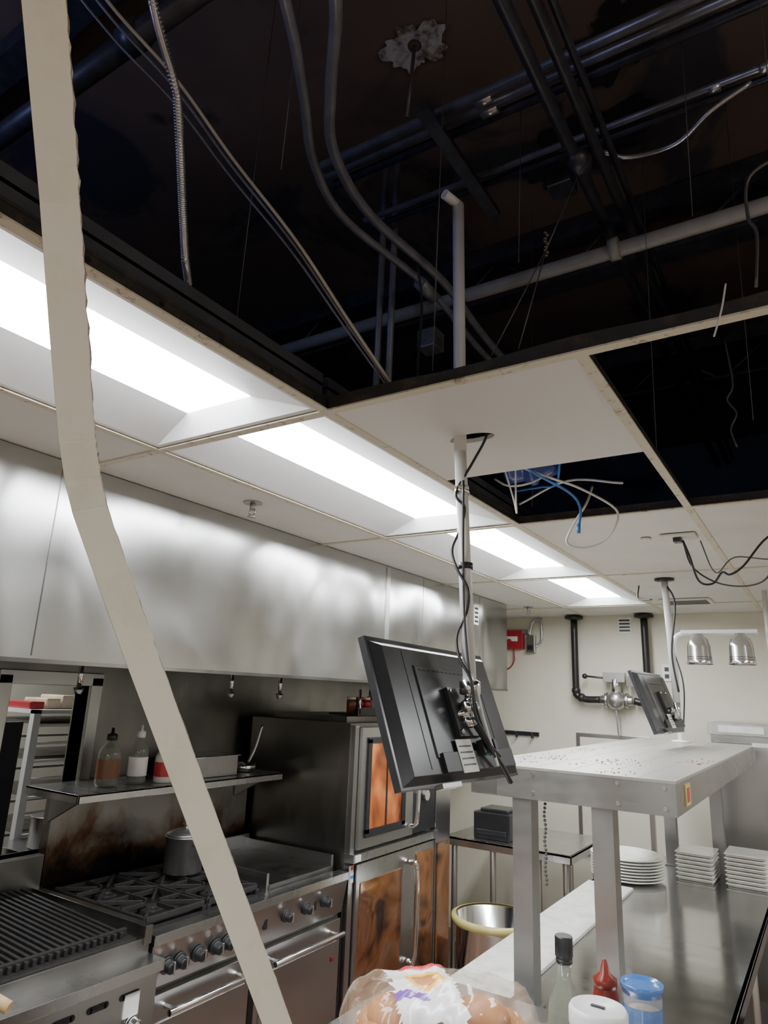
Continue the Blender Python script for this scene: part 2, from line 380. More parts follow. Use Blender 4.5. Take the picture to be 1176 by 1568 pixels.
for gy in (1.90,2.21):
  for gx in (-2.80,-2.51):
    w=.285
    for a in (0,w):
        b.box(gx+a-.007,gx+a+.007,gy,gy+w,.925,.945,'castiron'); b.box(gx,gx+w,gy+a-.007,gy+a+.007,.925,.945,'castiron')
    c=(gx+w/2,gy+w/2)
    for k in range(8):
        an=k*math.pi/4; ca,sa=math.cos(an),math.sin(an); r1=w/2/max(abs(ca),abs(sa))
        p0=Vector((c[0]+ca*.035,c[1]+sa*.035,.942)); p1=Vector((c[0]+ca*r1,c[1]+sa*r1,.942))
        b.obox((p0+p1)/2,((p1-p0).length,.010,.016),((ca,sa,0),(-sa,ca,0),(0,0,1)),'castiron')
    b.lathe((c[0],c[1],.908),[(.05,0),(.05,.015),(.03,.02),(.028,.026)],'castiron',20)
    for a in (.0,w):
        for a2 in (0,w): b.box(gx+a-.01,gx+a+.01,gy+a2-.01,gy+a2+.01,.905,.928,'castiron')
b.box(-2.80,fx-.05,2.56,yb-.02,.905,.935,'steeldk'); b.box(-2.82,-2.80,2.55,yb,.905,1.0,'steel'); b.box(-2.82,fx-.06,2.545,2.56,.905,.98,'steel'); b.box(-2.82,fx-.06,yb-.02,yb-.005,.905,.98,'steel')
b.done(.0015)

# charbroiler
b=B('charbroiler')
fx=-2.06; ya,yb=.95,1.84
b.box(-2.84,fx,ya,yb,.60,.84,'steel'); b.box(-2.84,fx-.06,ya,yb,.84,.92,'steeldk')
b.box(fx-.07,fx+.03,ya,yb,.835,.87,'steelh')
n=30
for k in range(n):
    y=ya+.03+k*(yb-ya-.1)/n
    b.hexa([(-2.80,y,.955),(fx-.10,y,.925),(fx-.10,y+.012,.925),(-2.80,y+.012,.955),(-2.80,y,.975),(fx-.10,y,.945),(fx-.10,y+.012,.945),(-2.80,y+.012,.975)],'castiron')
for xx in (-2.79,-2.5,fx-.13): b.box(xx,xx+.015,ya+.03,yb-.06,.925,.95,'castiron')
b.box(-2.82,fx-.07,ya,yb-.05,.90,.925,'castiron')
b.box(-2.84,fx-.05,yb-.03,yb,.90,.96,'steeldk'); b.box(-2.86,-2.82,ya,yb,.9,1.08,'steeldk')
for k in range(6):
    y=1.10+k*.12
    b.box(fx,fx+.003,y,y+.06,.775,.795,'black'); b.cyl((fx-.001,y,.785),(fx+.003,y,.785),.010,'black'); b.cyl((fx-.001,y+.06,.785),(fx+.003,y+.06,.785),.010,'black')
    knob(b,fx,y+.05,.70,.02,'chrome')
b.box(fx,fx+.004,1.71,1.77,.72,.79,'label')
b.tube([(fx+.05,1.0,.62),(fx+.05,1.80,.62)],.010,'chrome'); b.box(-2.84,fx-.03,ya,yb,.12,.60,'steeldk')
for xx in (-2.75,-2.15):
    for yy in (ya+.05,yb-.05): b.cyl((xx,yy,0),(xx,yy,.12),.025,'steel')
b.done(.0015)
b=B('grill_brush'); b.cyl((-2.2,1.16,.995),(-2.0,1.27,.905),.014,'wood',.017); b.box(-2.27,-2.19,1.13,1.19,.980,1.015,'wood'); b.done()

# pot
b=B('stock_pot'); c=(-2.60,2.40,.951)
b.lathe(c,[(.078,0),(.086,.006),(.088,.15),(.094,.153),(.094,.158),(.086,.160),(.085,.158)],'potsteel',32)
b.lathe(c,[(.090,.160),(.088,.168),(.05,.182),(.012,.186),(.012,.20),(.02,.206),(.014,.214),(.001,.215)],'potsteel',32)
b.tube([(c[0]+.085,c[1]+.02,c[2]+.13),(c[0]+.13,c[1]+.03,c[2]+.13),(c[0]+.13,c[1]-.04,c[2]+.13),(c[0]+.085,c[1]-.03,c[2]+.13)],.006,'chrome')
b.done()

SZ=1.346
def bottle(name,x,y,z,r,h,m,cap,label=None):
    b=B(name)
    b.lathe((x,y,z),[(r*.9,0),(r,.01),(r,h*.6),(r*.85,h*.7),(r*.4,h*.82),(r*.38,h*.92)],m)
    b.lathe((x,y,z),[(r*.45,h*.86),(r*.45,h*.97),(r*.15,h),(r*.12,h*1.1)],cap,20)
    if label: b.lathe((x,y,z),[(r*1.01,h*.15),(r*1.01,h*.5)],label,28,caps=False)
    b.done()
bottle('sauce_bottle',-2.70,2.00,SZ,.050,.22,'glass','black','brown')
bottle('spray_bottle',-2.68,2.14,SZ,.042,.23,'glass','white','label')
bottle('seasoning_jar',-2.64,2.26,SZ,.045,.18,'label','glass','bagred')
bottle('sauce_bottle',-2.80,2.07,SZ,.035,.17,'glass','black','brown')
b=B('hotel_pan'); b.box(-2.85,-2.62,2.42,2.72,SZ,SZ+.10,'potsteel'); b.box(-2.86,-2.61,2.41,2.73,SZ+.095,SZ+.102,'chrome'); b.done(.008)
b=B('saute_pan'); c=(-2.72,2.86,SZ)
b.lathe(c,[(.055,0),(.072,.012),(.078,.04),(.074,.04),(.066,.014),(.05,.006)],'chrome'); b.tube([(-2.72,2.90,SZ+.035),(-2.70,2.93,SZ+.12),(-2.68,2.95,SZ+.24)],.008,'steel'); b.done()

# ---------------------------------------------------------------- oven
b=B('convection_oven')
ox,oy0,oy1=-2.17,3.08,3.98
b.box(-2.88,ox,oy0,oy1,.10,1.62,'steeldk')
b.box(-2.80,ox-.1,oy0+.1,oy1-.1,1.62,1.65,'steeldk')
b.box(ox,ox+.03,oy0+.005,oy0+.04,.98,1.61,'steel')
b.box(ox,ox+.05,oy0+.045,oy0+.60,1.00,1.60,'steel'); b.box(ox+.05,ox+.055,oy0+.13,oy0+.46,1.09,1.52,'orange')
b.box(ox+.051,ox+.06,oy0+.10,oy0+.13,1.07,1.54,'black'); b.box(ox+.051,ox+.06,oy0+.46,oy0+.50,1.07,1.54,'black')
b.box(ox+.051,ox+.06,oy0+.29,oy0+.30,1.09,1.52,'black'); b.box(ox+.051,ox+.06,oy0+.10,oy0+.50,1.05,1.09,'black'); b.box(ox+.051,ox+.06,oy0+.10,oy0+.50,1.52,1.55,'black')
b.box(ox,ox+.04,oy0+.62,oy1-.01,1.00,1.60,'black'); b.cyl((ox+.04,3.82,1.2),(ox+.07,3.82,1.2),.03,'chrome'); b.box(ox+.04,ox+.045,3.75,3.90,1.38,1.52,'dkroom')
b.tube([(ox+.06,oy0+.55,1.05),(ox+.11,oy0+.55,1.10),(ox+.11,oy0+.55,1.45),(ox+.06,oy0+.55,1.50)],.012,'chrome')
b.box(ox,ox+.06,oy0,oy1,.945,.985,'steelh')
b.box(ox+.061,ox+.064,oy0+.01,oy0+.06,.95,.98,'label'); b.box(ox+.03,ox+.034,oy0+.012,oy0+.042,.85,.93,'label'); b.box(ox+.034,ox+.035,oy0+.014,oy0+.04,.91,.928,'bagred'); b.box(ox+.034,ox+.035,oy0+.014,oy0+.04,.87,.885,'cablebl')
b.box(ox,ox+.045,oy0+.055,oy0+.88,.22,.93,'steelh')
b.box(ox+.045,ox+.050,oy0+.09,oy0+.50,.26,.84,'paintrefl'); b.box(ox+.045,ox+.050,oy0+.66,oy0+.86,.26,.89,'paintrefl')
b.box(ox,ox+.03,oy0+.005,oy0+.045,.12,.93,'steel')
b.tube([(ox+.05,oy0+.58,.36),(ox+.10,oy0+.58,.40),(ox+.10,oy0+.58,.82),(ox+.05,oy0+.58,.86)],.014,'chrome')
for yy in (oy0+.06,oy1-.06):
    for xx in (-2.8,ox-.05): b.cyl((xx,yy,0),(xx,yy,.1),.025,'steel')
b.done(.003)
b=B('seasoning_jar_rack')
b.box(-2.45,-2.25,3.25,3.95,1.655,1.665,'blackm'); b.box(-2.25,-2.245,3.25,3.95,1.655,1.70,'blackm')
for k in range(9):
    c=(-2.33,3.30+k*.075,1.666); mm=['brown','sauce','bagred','tan','brown','sauce'][k%6]
    b.lathe(c,[(.026,0),(.028,.06),(.024,.075)],mm,16); b.lathe(c,[(.027,.075),(.027,.09)],'bagred' if k%2 else 'white',16)
b.cyl((-2.25,3.27,1.665),(-2.25,3.27,1.80),.008,'chrome'); b.done()

# ---------------------------------------------------------------- prep table with overshelf
b=B('prep_table')
tx0,tx1,ty0,ty1=-1.13,-.33,2.06,4.70
b.box(tx0,tx1,ty0,ty1,.885,.90,'table'); b.box(tx0,tx0+.015,ty0,ty1,.845,.90,'table'); b.box(tx1-.015,tx1,ty0,ty1,.845,.90,'table')
b.box(tx0+.04,tx1-.04,ty0+.05,ty1-.05,.25,.265,'steel')
for xx in (tx0+.05,tx1-.05):
    for yy in (ty0+.06,3.4,ty1-.06): b.cyl((xx,yy,0),(xx,yy,.885),.022,'steel')
b.done(.002)
b=B('cutting_board'); b.box(-1.125,-.905,2.08,3.75,.9005,.915,'board'); b.done(.003)
b=B('pass_overshelf')
sx0,sx1,sy0,sy1=-1.02,-.39,2.15,4.60
b.box(sx0-.001,sx1+.001,sy0-.002,sy1,1.572,1.580,'shelftop')
for k in range(1,6): b.box(sx0+k*.105,sx0+k*.105+.0015,sy0+.01,sy1-.01,1.580,1.5804,'pipegrey')
b.box(sx0,sx1,sy0,sy0+.008,1.485,1.572,'legs'); b.box(sx0,sx1,sy1-.008,sy1,1.485,1.572,'legs')
b.box(sx1-.008,sx1,sy0+.008,sy1-.008,1.485,1.572,'steelh'); b.box(sx0,sx0+.008,sy0+.008,sy1-.008,1.485,1.572,'steelh')
b.box(sx0+.001,sx0+.09,sy0-.0015,sy0+.0,1.49,1.570,'steel')
for xx in (-.885,-.635):
    for yy in (2.17,4.46):
        b.box(xx,xx+.062,yy,yy+.062,.901,1.57,'legs'); b.box(xx-.01,xx+.072,yy-.01,yy+.072,.901,.907,'steel')
for xx in (-.81,-.55,-.42):
    b.cyl((xx,sy0-.004,1.505),(xx,sy0,1.505),.006,'chrome',n=10); b.cyl((xx,sy0-.004,1.56),(xx,sy0,1.56),.006,'chrome',n=10)
b.box(sx1,sx1+.004,2.28,2.36,1.50,1.56,'yellow'); b.box(sx1+.004,sx1+.005,2.30,2.34,1.51,1.55,'bagred')
b.done()
b=B('food_crumbs_on_shelf')
cl=[(random.uniform(-.98,-.45),random.uniform(2.2,3.1)) for _ in range(9)]
for k in range(170):
    c=random.choice(cl); x=c[0]+random.gauss(0,.045); y=c[1]+random.gauss(0,.09)
    if not(-1.01<x<-.40 and 2.16<y<4.4): continue
    s=random.uniform(.002,.005); b.box(x,x+s,y,y+s*1.5,1.5806,1.5806+s*.5,'brown' if k%3 else 'wood')
b.done()
b=B('key_chain')
for k in range(22): b.lathe((-.79+.002*math.sin(k),2.20,1.49-k*.012),[(.002,0),(.005,.003),(.005,.006),(.002,.009)],'wire',8)
b.done()

b=B('refrigerated_prep_counter')
b.box(-1.13,-.33,.95,2.02,.12,.965,'steel'); b.box(-1.15,-.31,.93,2.03,.95,.98,'steelh')
for y in (1.0,1.52):
    b.box(-1.15,-1.13,y,y+.47,.2,.90,'steelh'); b.box(-1.17,-1.15,y+.1,y+.37,.82,.85,'chrome')
for xx in (-1.05,-.41):
    for yy in (1.03,1.94): b.cyl((xx,yy,0),(xx,yy,.12),.025,'black')
b.done(.003)

# bun bag
TZ=.98
b=B('bag_of_buns')
rot=math.atan2(.54,.84)
def loc(u,v,z): 
    c,s=math.cos(rot),math.sin(rot); return (-.86+u*c-v*s,1.64+u*s+v*c,TZ+z)
def bun(v):
    # flat bottomed, domed top
    return Vector((v.x,v.y,v.z if v.z>0 else v.z*.45))
for (u,v,z) in [(-.145,-.065,.03),(-.045,-.068,.03),(.055,-.068,.03),(.15,-.055,.03),(-.13,.045,.03),(-.03,.05,.03),(.07,.05,.03),(.155,.04,.03)]:
    b.ell(loc(u,v,z),(.066,.066,.050),'bread',28,14,rot,bun)
for (u,v,z) in [(-.10,-.01,.075),(.00,-.02,.078),(.10,-.01,.075)]:
    b.ell(loc(u,v,z),(.070,.070,.046),'bread',28,14,rot,bun)
def crump(v):
    f=.008*math.sin(v.x*35+v.y*22)+.006*math.sin(v.y*60-v.z*50+1)+.006*math.sin(v.x*90+2)+.003*math.sin(v.x*210-v.y*150)
    q=Vector((v.x*(1+.4*f),v.y*(1+f*2),v.z+f*.9*(1 if v.z>0 else 0)))
    if q.z>.066: q.z=.066+(q.z-.066)*.45
    if q.z<-.066: q.z=-.066
    return q
b.ell(loc(0,-.01,.072),(.235,.160,.105),'bag',110,44,rot,crump)
b.tube([loc(.20,.02,.06),loc(.25,.03,.045),loc(.28,.05,.04)],.014,'bag')
b.bm.faces.ensure_lookup_table()
c3,s3=math.cos(rot),math.sin(rot)
bi=b.mi('bag')
for f in b.bm.faces:
    if f.material_index!=bi: continue
    p=f.calc_center_median()-Vector(loc(0,-.01,.072)); u=p.x*c3+p.y*s3; v=-p.x*s3+p.y*c3
    if p.z<-.03: continue
    e=((u+.035)/.045)**2+((v-.0)/.05)**2
    if e<.35: f.material_index=b.mi('bread')
    elif e<1: f.material_index=b.mi('bagyel')
    elif abs(u+.045+.2*v)<.075 and -.15<v<.12:
        f.material_index=b.mi('bagwh')
        if -.10<u<.02 and .065<v<.100: f.material_index=b.mi('bagred')
        if -.12<u<-.03 and -.09<v<-.06: f.material_index=b.mi('bagpur')
b.done()

# condiments
b=B('oil_bottle'); c=(-.555,1.65,TZ)
b.lathe(c,[(.032,0),(.037,.006),(.037,.15),(.032,.18),(.018,.215),(.0145,.262)],'glass',32)
b.lathe(c,[(.031,.006),(.033,.11),(.030,.115)],'oil',28); b.lathe(c,[(.019,.262),(.0195,.265),(.0195,.300),(.018,.303)],'black',28); b.lathe(c,[(.018,.250),(.018,.258)],'black',28); b.done()
b=B('squeeze_bottle'); c=(-.512,1.81,TZ)
b.lathe(c,[(.028,0),(.030,.006),(.030,.150),(.026,.165),(.026,.172)],'sauce',28); b.lathe(c,[(.027,.168),(.027,.185),(.012,.195),(.005,.222),(.003,.225)],'sauce',28); b.done()
b=B('deli_cup'); c=(-.422,1.78,TZ)
b.lathe(c,[(.034,0),(.040,.150)],'tan',32); b.lathe(c,[(.035,0),(.042,.172),(.043,.20)],'clearplastic',32,caps=False)
b.lathe(c,[(.0425,.185),(.0435,.195),(.046,.197),(.046,.205),(.043,.206),(.041,.198)],'bluelid',32); b.lathe(c,[(.0412,.125),(.0425,.165)],'bluelid',32,caps=False); b.done()
b=B('white_lidded_jar'); c=(-.462,1.575,TZ)
b.lathe(c,[(.048,0),(.052,.01),(.053,.16),(.048,.18)],'white',32); b.lathe(c,[(.056,.175),(.058,.18),(.058,.205),(.054,.212),(.050,.212),(.048,.209),(.001,.210)],'white',40); b.box(c[0]-.014,c[0]+.014,c[1]-.004,c[1]+.004,TZ+.211,TZ+.213,'black'); b.done()

def platestack(name,x,y,z,r,n,sx=1,sy=1):
    b=B(name)
    for k in range(n):
        b.lathe((x,y,z+k*.014),[(r*.6,0),(r*.65,.002),(r,.020),(r,.024),(r*.97,.024),(r*.6,.006),(.001,.005)],'plate',40,sx=sx,sy=sy)
    b.done()
platestack('stack_of_plates',-.985,3.98,.901,.185,8)
for (x,y,n,hw) in ((-.69,4.28,7,.085),(-.45,4.30,8,.09)):
    b=B('stack_of_trays')
    for k in range(n):
        z=.901+k*.020; b.box(x-hw,x+hw,y-.11,y+.11,z,z+.008,'plate'); b.box(x-hw-.008,x+hw+.008,y-.118,y+.118,z+.009,z+.016,'plate')
    b.done(.003)

# ---------------------------------------------------------------- monitors and poles
def monitor(name,cx,cy,cz,sc=1.0,w=(.03,1,-.03)):
    b=B(name)
    w=Vector(w).normalized(); u0=Vector((-.35,0,.94)); u=(u0-w*u0.dot(w)).normalized(); n=w.cross(u).normalized()
    if n.x<0: n=-n
    c=Vector((cx,cy,cz))
    def at(a,bb,d): return c+w*a*sc+u*bb*sc+n*d*sc
    b.obox(at(0,0,0),(.54*sc,.31*sc,.016*sc),(w,u,n),'dkplastic')
    b.obox(at(0,0,-.0085),(.52*sc,.285*sc,.002*sc),(w,u,n),'black')
    b.obox(at(0,-.002,.016),(.525*sc,.295*sc,.016*sc),(w,u,n),'dkplastic',.90)
    b.obox(at(.0,-.005,.0255),(.27*sc,.20*sc,.004*sc),(w,u,n),'dkplastic',.98)
    for k in (-.15,.15): b.obox(at(k*1.1,.0,.0245),(.0025*sc,.25*sc,.001*sc),(w,u,n),'black')
    for k in range(12): b.obox(at(-.11+k*.02,.085,.028),(.012*sc,.003*sc,.002*sc),(w,u,n),'black')
    b.obox(at(0.02,-.01,.034),(.11*sc,.11*sc,.012*sc),(w,u,n),'black')
    for a in (-.045,.045):
        for q in (-.055,.035): b.cyl(at(a+.02,q,.038),at(a+.02,q,.046),.005*sc,'chrome',n=10)
    b.obox(at(.05,-.115,.028),(.34*sc,.040*sc,.010*sc),(w,u,n),'black')
    b.obox(at(-.02,-.105,.034),(.070*sc,.070*sc,.002*sc),(w,u,n),'label')
    for k in range(4): b.obox(at(-.02,-.085-k*.013,.0355),(.056*sc,.003*sc,.001*sc),(w,u,n),'black')
    for k,mm in enumerate(('black','green','black')): b.obox(at(.05+.03*k,-.09,.040),(.014*sc,.03*sc,.016*sc),(w,u,n),mm)
    b.obox(at(-.10,-.158,.014),(.08*sc,.010*sc,.020*sc),(w,u,n),'steel')
    b.done(.004*sc); return at
at=monitor('kitchen_display_monitor',-.745,1.43,1.750,1.0,(.03,1,-.015))
b=B('monitor_pole_mount')
b.cyl((-.758,1.485,3.17),(-.739,1.479,2.40),.0165,'polewh',n=20); b.cyl((-.739,1.479,2.40),(-.688,1.440,1.80),.0155,'polewh',n=20)
b.cyl((-.758,1.485,3.17),(-.775,1.43,3.175),.014,'polewh')
b.cyl((-.729,1.471,2.30),(-.7275,1.470,2.28),.0185,'chrome',n=20); b.cyl((-.712,1.46,2.10),(-.711,1.459,2.085),.018,'black')
b.lathe((-.688,1.440,1.79),[(.016,0),(.024,.003),(.024,.03),(.017,.035)],'chrome')
b.cyl((-.688,1.440,1.80),(-.690,1.438,1.735),.012,'chrome')
b.ell((-.689,1.438,1.765),(.022,.022,.018),'chrome'); b.ell((-.689,1.437,1.735),(.020,.020,.016),'chrome')
b.cyl((-.715,1.432,1.75),(-.680,1.438,1.75),.011,'chrome'); b.cyl((-.712,1.41,1.745),(-.675,1.455,1.765),.008,'chrome')
pts=[(-.66,1.50,2.52),(-.675,1.50,2.44),(-.705,1.485,2.37),(-.735,1.45,2.28)]
for k in range(9):
    t=k/8; z=2.24-.42*t; x=-.732+.044*t+.020*math.cos(k*1.5); y=1.470-.034*t-.018+.008*math.sin(k*1.5); pts.append((x,y,z))
pts+=[(-.665,1.42,1.75),(-.650,1.45,1.70),(-.640,1.47,1.66)]
b.tube(pts,.0035,'black')
b.tube([(-.700,1.42,2.30),(-.708,1.44,2.10),(-.695,1.425,1.95),(-.672,1.42,1.80),(-.655,1.46,1.70),(-.64,1.50,1.66)],.003,'black')
b.tube([(-.690,1.44,1.86),(-.665,1.43,1.80),(-.662,1.46,1.74),(-.655,1.49,1.68),(-.645,1.50,1.64)],.003,'cablewh')
b.tube([(-.685,1.44,1.74),(-.668,1.47,1.70),(-.65,1.53,1.64),(-.64,1.56,1.60)],.006,'black')
b.done()
at=monitor('kitchen_display_monitor',-.755,3.82,1.795,1.02,(.06,1,0))
b=B('monitor_pole_mount')
b.cyl((-.68,3.82,2.44),(-.660,3.82,1.80),.017,'polewh',n=20); b.lathe((-.68,3.82,2.425),[(.02,0),(.05,.004),(.05,.013)],'black')
b.tube([(-.68,3.82,2.42),(-.63,3.79,2.3),(-.66,3.78,2.05),(-.64,3.78,1.85)],.005,'black')
b.cyl((-.660,3.82,1.80),(-.660,3.82,1.72),.016,'chrome'); b.cyl((-.70,3.82,1.76),(-.660,3.82,1.76),.014,'chrome')
b.tube([(-.84,3.95,2.43),(-.84,3.92,2.35),(-.75,3.82,2.33)],.004,'black'); b.done()
b=B('white_support_pole'); b.cyl((-.25,4.4,2.435),(-.25,4.4,.901+.7),.014,'polewh'); b.box(-.385,-.235,4.38,4.42,1.58,1.60,'polewh'); b.done()

b=B('heat_lamp_pair')
b.tube([(-.745,4.35,1.585),(-.745,4.35,2.0),(-.74,4.35,2.15),(-.70,4.35,2.195),(-.60,4.35,2.20),(-.30,4.35,2.20)],.014,'white',12)
b.lathe((-.745,4.35,1.581),[(.05,0),(.05,.008),(.018,.012)],'white'); b.obox((-.50,4.35,2.205),(.40,.05,.02),((1,0,0),(0,1,0),(0,0,1)),'white')
for xx in (-.61,-.39):
    b.lathe((xx,4.35,2.02),[(.070,0),(.072,.004),(.066,.02),(.063,.10),(.050,.145),(.030,.16),(.028,.175),(.012,.18)],'chrome',28,caps=False)
    for k in range(3): b.lathe((xx,4.35,2.035+k*.012),[(.0665,0),(.0665,.002)],'black',28,caps=False)
    b.lathe((xx,4.35,2.03),[(.001,.0),(.04,.01),(.045,.04),(.02,.08)],'white',20)
b.tube([(-.745,4.32,2.1),(-.70,4.30,1.9),(-.72,4.32,1.65)],.004,'black')
b.done()
# ---------------------------------------------------------------- back wall things
b=B('fire_alarm_station')
yw=WB-.001
b.box(-2.30,-2.08,yw-.06,yw,2.18,2.33,'red'); b.box(-2.22,-2.12,yw-.065,yw-.06,2.24,2.28,'label'); b.cyl((-2.19,yw-.08,2.24),(-2.19,yw-.06,2.24),.02,'red')
b.box(-2.32,-2.31+.28,yw-.04,yw,2.30,2.34,'steel'); b.box(-2.05,-1.98,yw-.05,yw,2.15,2.29,'steel'); b.box(-2.04,-1.99,yw-.055,yw-.05,2.17,2.21,'black')
b.tube([(-2.30,yw-.02,2.43),(-2.30,yw-.02,2.2),(-2.27,yw-.02,2.05),(-2.22,yw-.02,2.02),(-2.17,yw-.02,2.08),(-2.17,yw-.02,2.18)],.006,'red')
b.tube([(-2.03,yw-.02,2.29),(-2.0,yw-.02,2.40),(-1.93,yw-.02,2.41)],.012,'conduit'); b.tube([(-1.98,yw-.02,2.2),(-1.93,yw-.02,2.25),(-1.93,yw-.02,2.43)],.010,'conduit')
b.done(.002)
b=B('gas_pipe')
b.tube([(-1.64,5.32,2.43),(-1.64,5.32,1.90),(-1.635,5.32,1.83),(-1.57,5.32,1.80),(-1.46,5.32,1.80)],.026,'blackm',16,5)
b.tube([(-1.21,5.32,1.80),(-1.15,5.32,1.79),(-1.12,5.32,1.82),(-1.11,5.32,1.9),(-1.11,5.32,2.43)],.026,'blackm',16,5)
b.lathe((-1.64,5.32,2.40),[(.028,0),(.07,.01),(.07,.03)],'blackm'); b.lathe((-1.11,5.32,2.40),[(.028,0),(.07,.01),(.07,.03)],'blackm')
for p in ((-1.64,5.32,1.86),(-1.60,5.32,1.81)): b.ell(p,(.034,.034,.034),'blackm')
b.done()
b=B('gas_shutoff_valve')
b.cyl((-1.45,5.32,1.80),(-1.22,5.32,1.80),.035,'steel'); b.ell((-1.335,5.30,1.80),(.075,.07,.07),'potsteel'); b.cyl((-1.42,5.32,1.80),(-1.40,5.32,1.80),.055,'steel'); b.cyl((-1.27,5.32,1.80),(-1.25,5.32,1.80),.055,'steel')
b.cyl((-1.335,5.30,1.84),(-1.335,5.30,1.95),.035,'chrome'); b.box(-1.42,-1.26,5.27,5.34,1.93,2.0,'steel'); b.tube([(-1.42,5.30,1.96),(-1.55,5.29,1.97)],.008,'black'); b.ell((-1.56,5.29,1.97),(.02,.02,.02),'black')
b.box(-1.25,-1.2,5.26,5.34,1.90,1.98,'chrome'); b.tube([(-1.335,5.28,1.73),(-1.33,5.3,1.55)],.006,'conduit')
b.done(.002)
b=B('wall_sign'); b.box(-1.32,-1.22,yw-.006,yw,2.30,2.42,'label')
for k in range(4): b.box(-1.31,-1.23,yw-.008,yw-.006,2.315+k*.026,2.328+k*.026,'black')
b.done()
b=B('electrical_panel'); b.box(-1.67,-1.13,yw-.02,yw,.70,1.55,'steel'); b.box(-1.64,-1.16,yw-.028,yw-.02,.73,1.52,'wall'); b.box(-1.19,-1.17,yw-.036,yw-.028,1.1,1.2,'chrome'); b.done(.003)
b=B('wall_outlet'); b.box(-1.02,-.95,yw-.01,yw,1.95,2.07,'white'); b.box(-1.0,-.97,yw-.012,yw-.01,2.02,2.05,'black'); b.box(-1.0,-.97,yw-.012,yw-.01,1.97,2.0,'black'); b.done(.001)
b=B('wall_coat_hook'); b.box(-2.30,-1.97,yw-.02,yw,1.50,1.53,'black'); 
for k in range(3): b.tube([(-2.27+k*.13,yw-.02,1.51),(-2.27+k*.13,yw-.06,1.49),(-2.27+k*.13,yw-.07,1.53)],.007,'black')
b.done()
b=B('reach_in_refrigerator'); b.box(-.65,1.0,4.83,5.38,.10,1.68,'steel'); b.box(-.66,1.01,4.80,5.38,1.62,1.69,'steelh'); b.box(-.63,.15,4.80,4.83,.2,1.58,'steel'); b.box(.19,.98,4.80,4.83,.2,1.58,'steel')
b.box(-.60,-.35,4.79,4.80,1.635,1.675,'label'); b.box(-.27,-.2,4.79,4.80,1.64,1.66,'red'); b.tube([(.10,4.80,.9),(.10,4.76,.93),(.10,4.76,1.2),(.10,4.80,1.23)],.010,'chrome'); 
for xx in (-.6,.95):
    for yy in (4.9,5.3): b.cyl((xx,yy,0),(xx,yy,.1),.025,'black')
b.done(.004)
b=B('steel_work_table')
b.box(-2.22,-1.38,4.28,5.0,.885,.90,'steelh'); b.box(-2.22,-1.38,4.28,4.29,.85,.90,'steelh'); b.box(-1.39,-1.38,4.28,5.0,.85,.9,'steelh')
b.box(-2.18,-1.42,4.32,4.96,.28,.295,'steelh')
for xx in (-2.17,-1.43,-1.9,-1.6):
    for yy in (4.33,4.94): b.cyl((xx,yy,0),(xx,yy,.885),.02,'steel')
b.done(.002)
b=B('receipt_printer'); b.box(-2.05,-1.80,4.36,4.62,.901,1.06,'black'); b.box(-2.03,-1.82,4.35,4.36,.93,.96,'dkplastic'); b.box(-2.02,-1.83,4.40,4.58,1.06,1.08,'dkplastic'); b.done(.008)
b=B('trash_can'); c=(-1.62,3.72,0)
b.lathe(c,[(.16,0),(.18,.02),(.21,.62),(.225,.63),(.225,.66),(.205,.66),(.19,.30),(.001,.28)],'chrome',36); b.lathe(c,[(.226,.635),(.232,.645),(.232,.665),(.21,.67)],'yellow',36,caps=False); b.done()
b=B('tall_cabinet'); b.box(-2.90,-2.15,4.02,4.22,.02,1.35,'steel'); b.box(-2.15,-2.14,4.04,4.20,.1,.9,'paintrefl'); b.done(.004)

# ---------------------------------------------------------------- far room seen through pass window
b=B('sheet_pan_rack')
for yy in (2.20,2.95):
    for xx in (-4.15,-3.65): b.box(xx-.02,xx+.02,yy-.02,yy+.02,0,1.62,'white')
for k in range(16):
    z=.15+k*.092
    for xx in (-4.15,-3.65): b.box(xx-.015,xx+.015,2.20,2.95,z,z+.012,'white')
    if k%2: b.box(-4.13,-3.67,2.22,2.93,z+.013,z+.03,'steeldk')
b.box(-4.17,-3.63,2.18,2.97,1.60,1.62,'white'); b.done()
b=B('food_boxes_on_rack')
for k in range(7):
    y=2.20+k*.095; b.box(-3.95,-3.72,y,y+.085,1.621,1.66+.018*(k%3),['red','tan','tan','brown','orange','label','sauce'][k])
b.done(.006)
b=B('black_door_panel'); b.box(-3.50,-3.46,1.84,2.03,0,1.57,'dkroom'); b.box(-3.46,-3.44,1.95,1.97,.9,1.1,'chrome'); b.done(.004)
b=B('counter_in_far_room'); b.box(-3.6,-3.1,2.06,3.0,0,.95,'white'); b.box(-3.62,-3.08,2.05,3.02,.95,.98,'steelh'); b.done(.003)
b=B('stock_pot'); b.lathe((-3.35,2.20,.981),[(.09,0),(.10,.006),(.10,.14),(.105,.145),(.098,.147)],'potsteel'); b.tube([(-3.25,2.18,1.10),(-3.21,2.18,1.11),(-3.21,2.22,1.11),(-3.25,2.22,1.10)],.006,'chrome'); b.done()

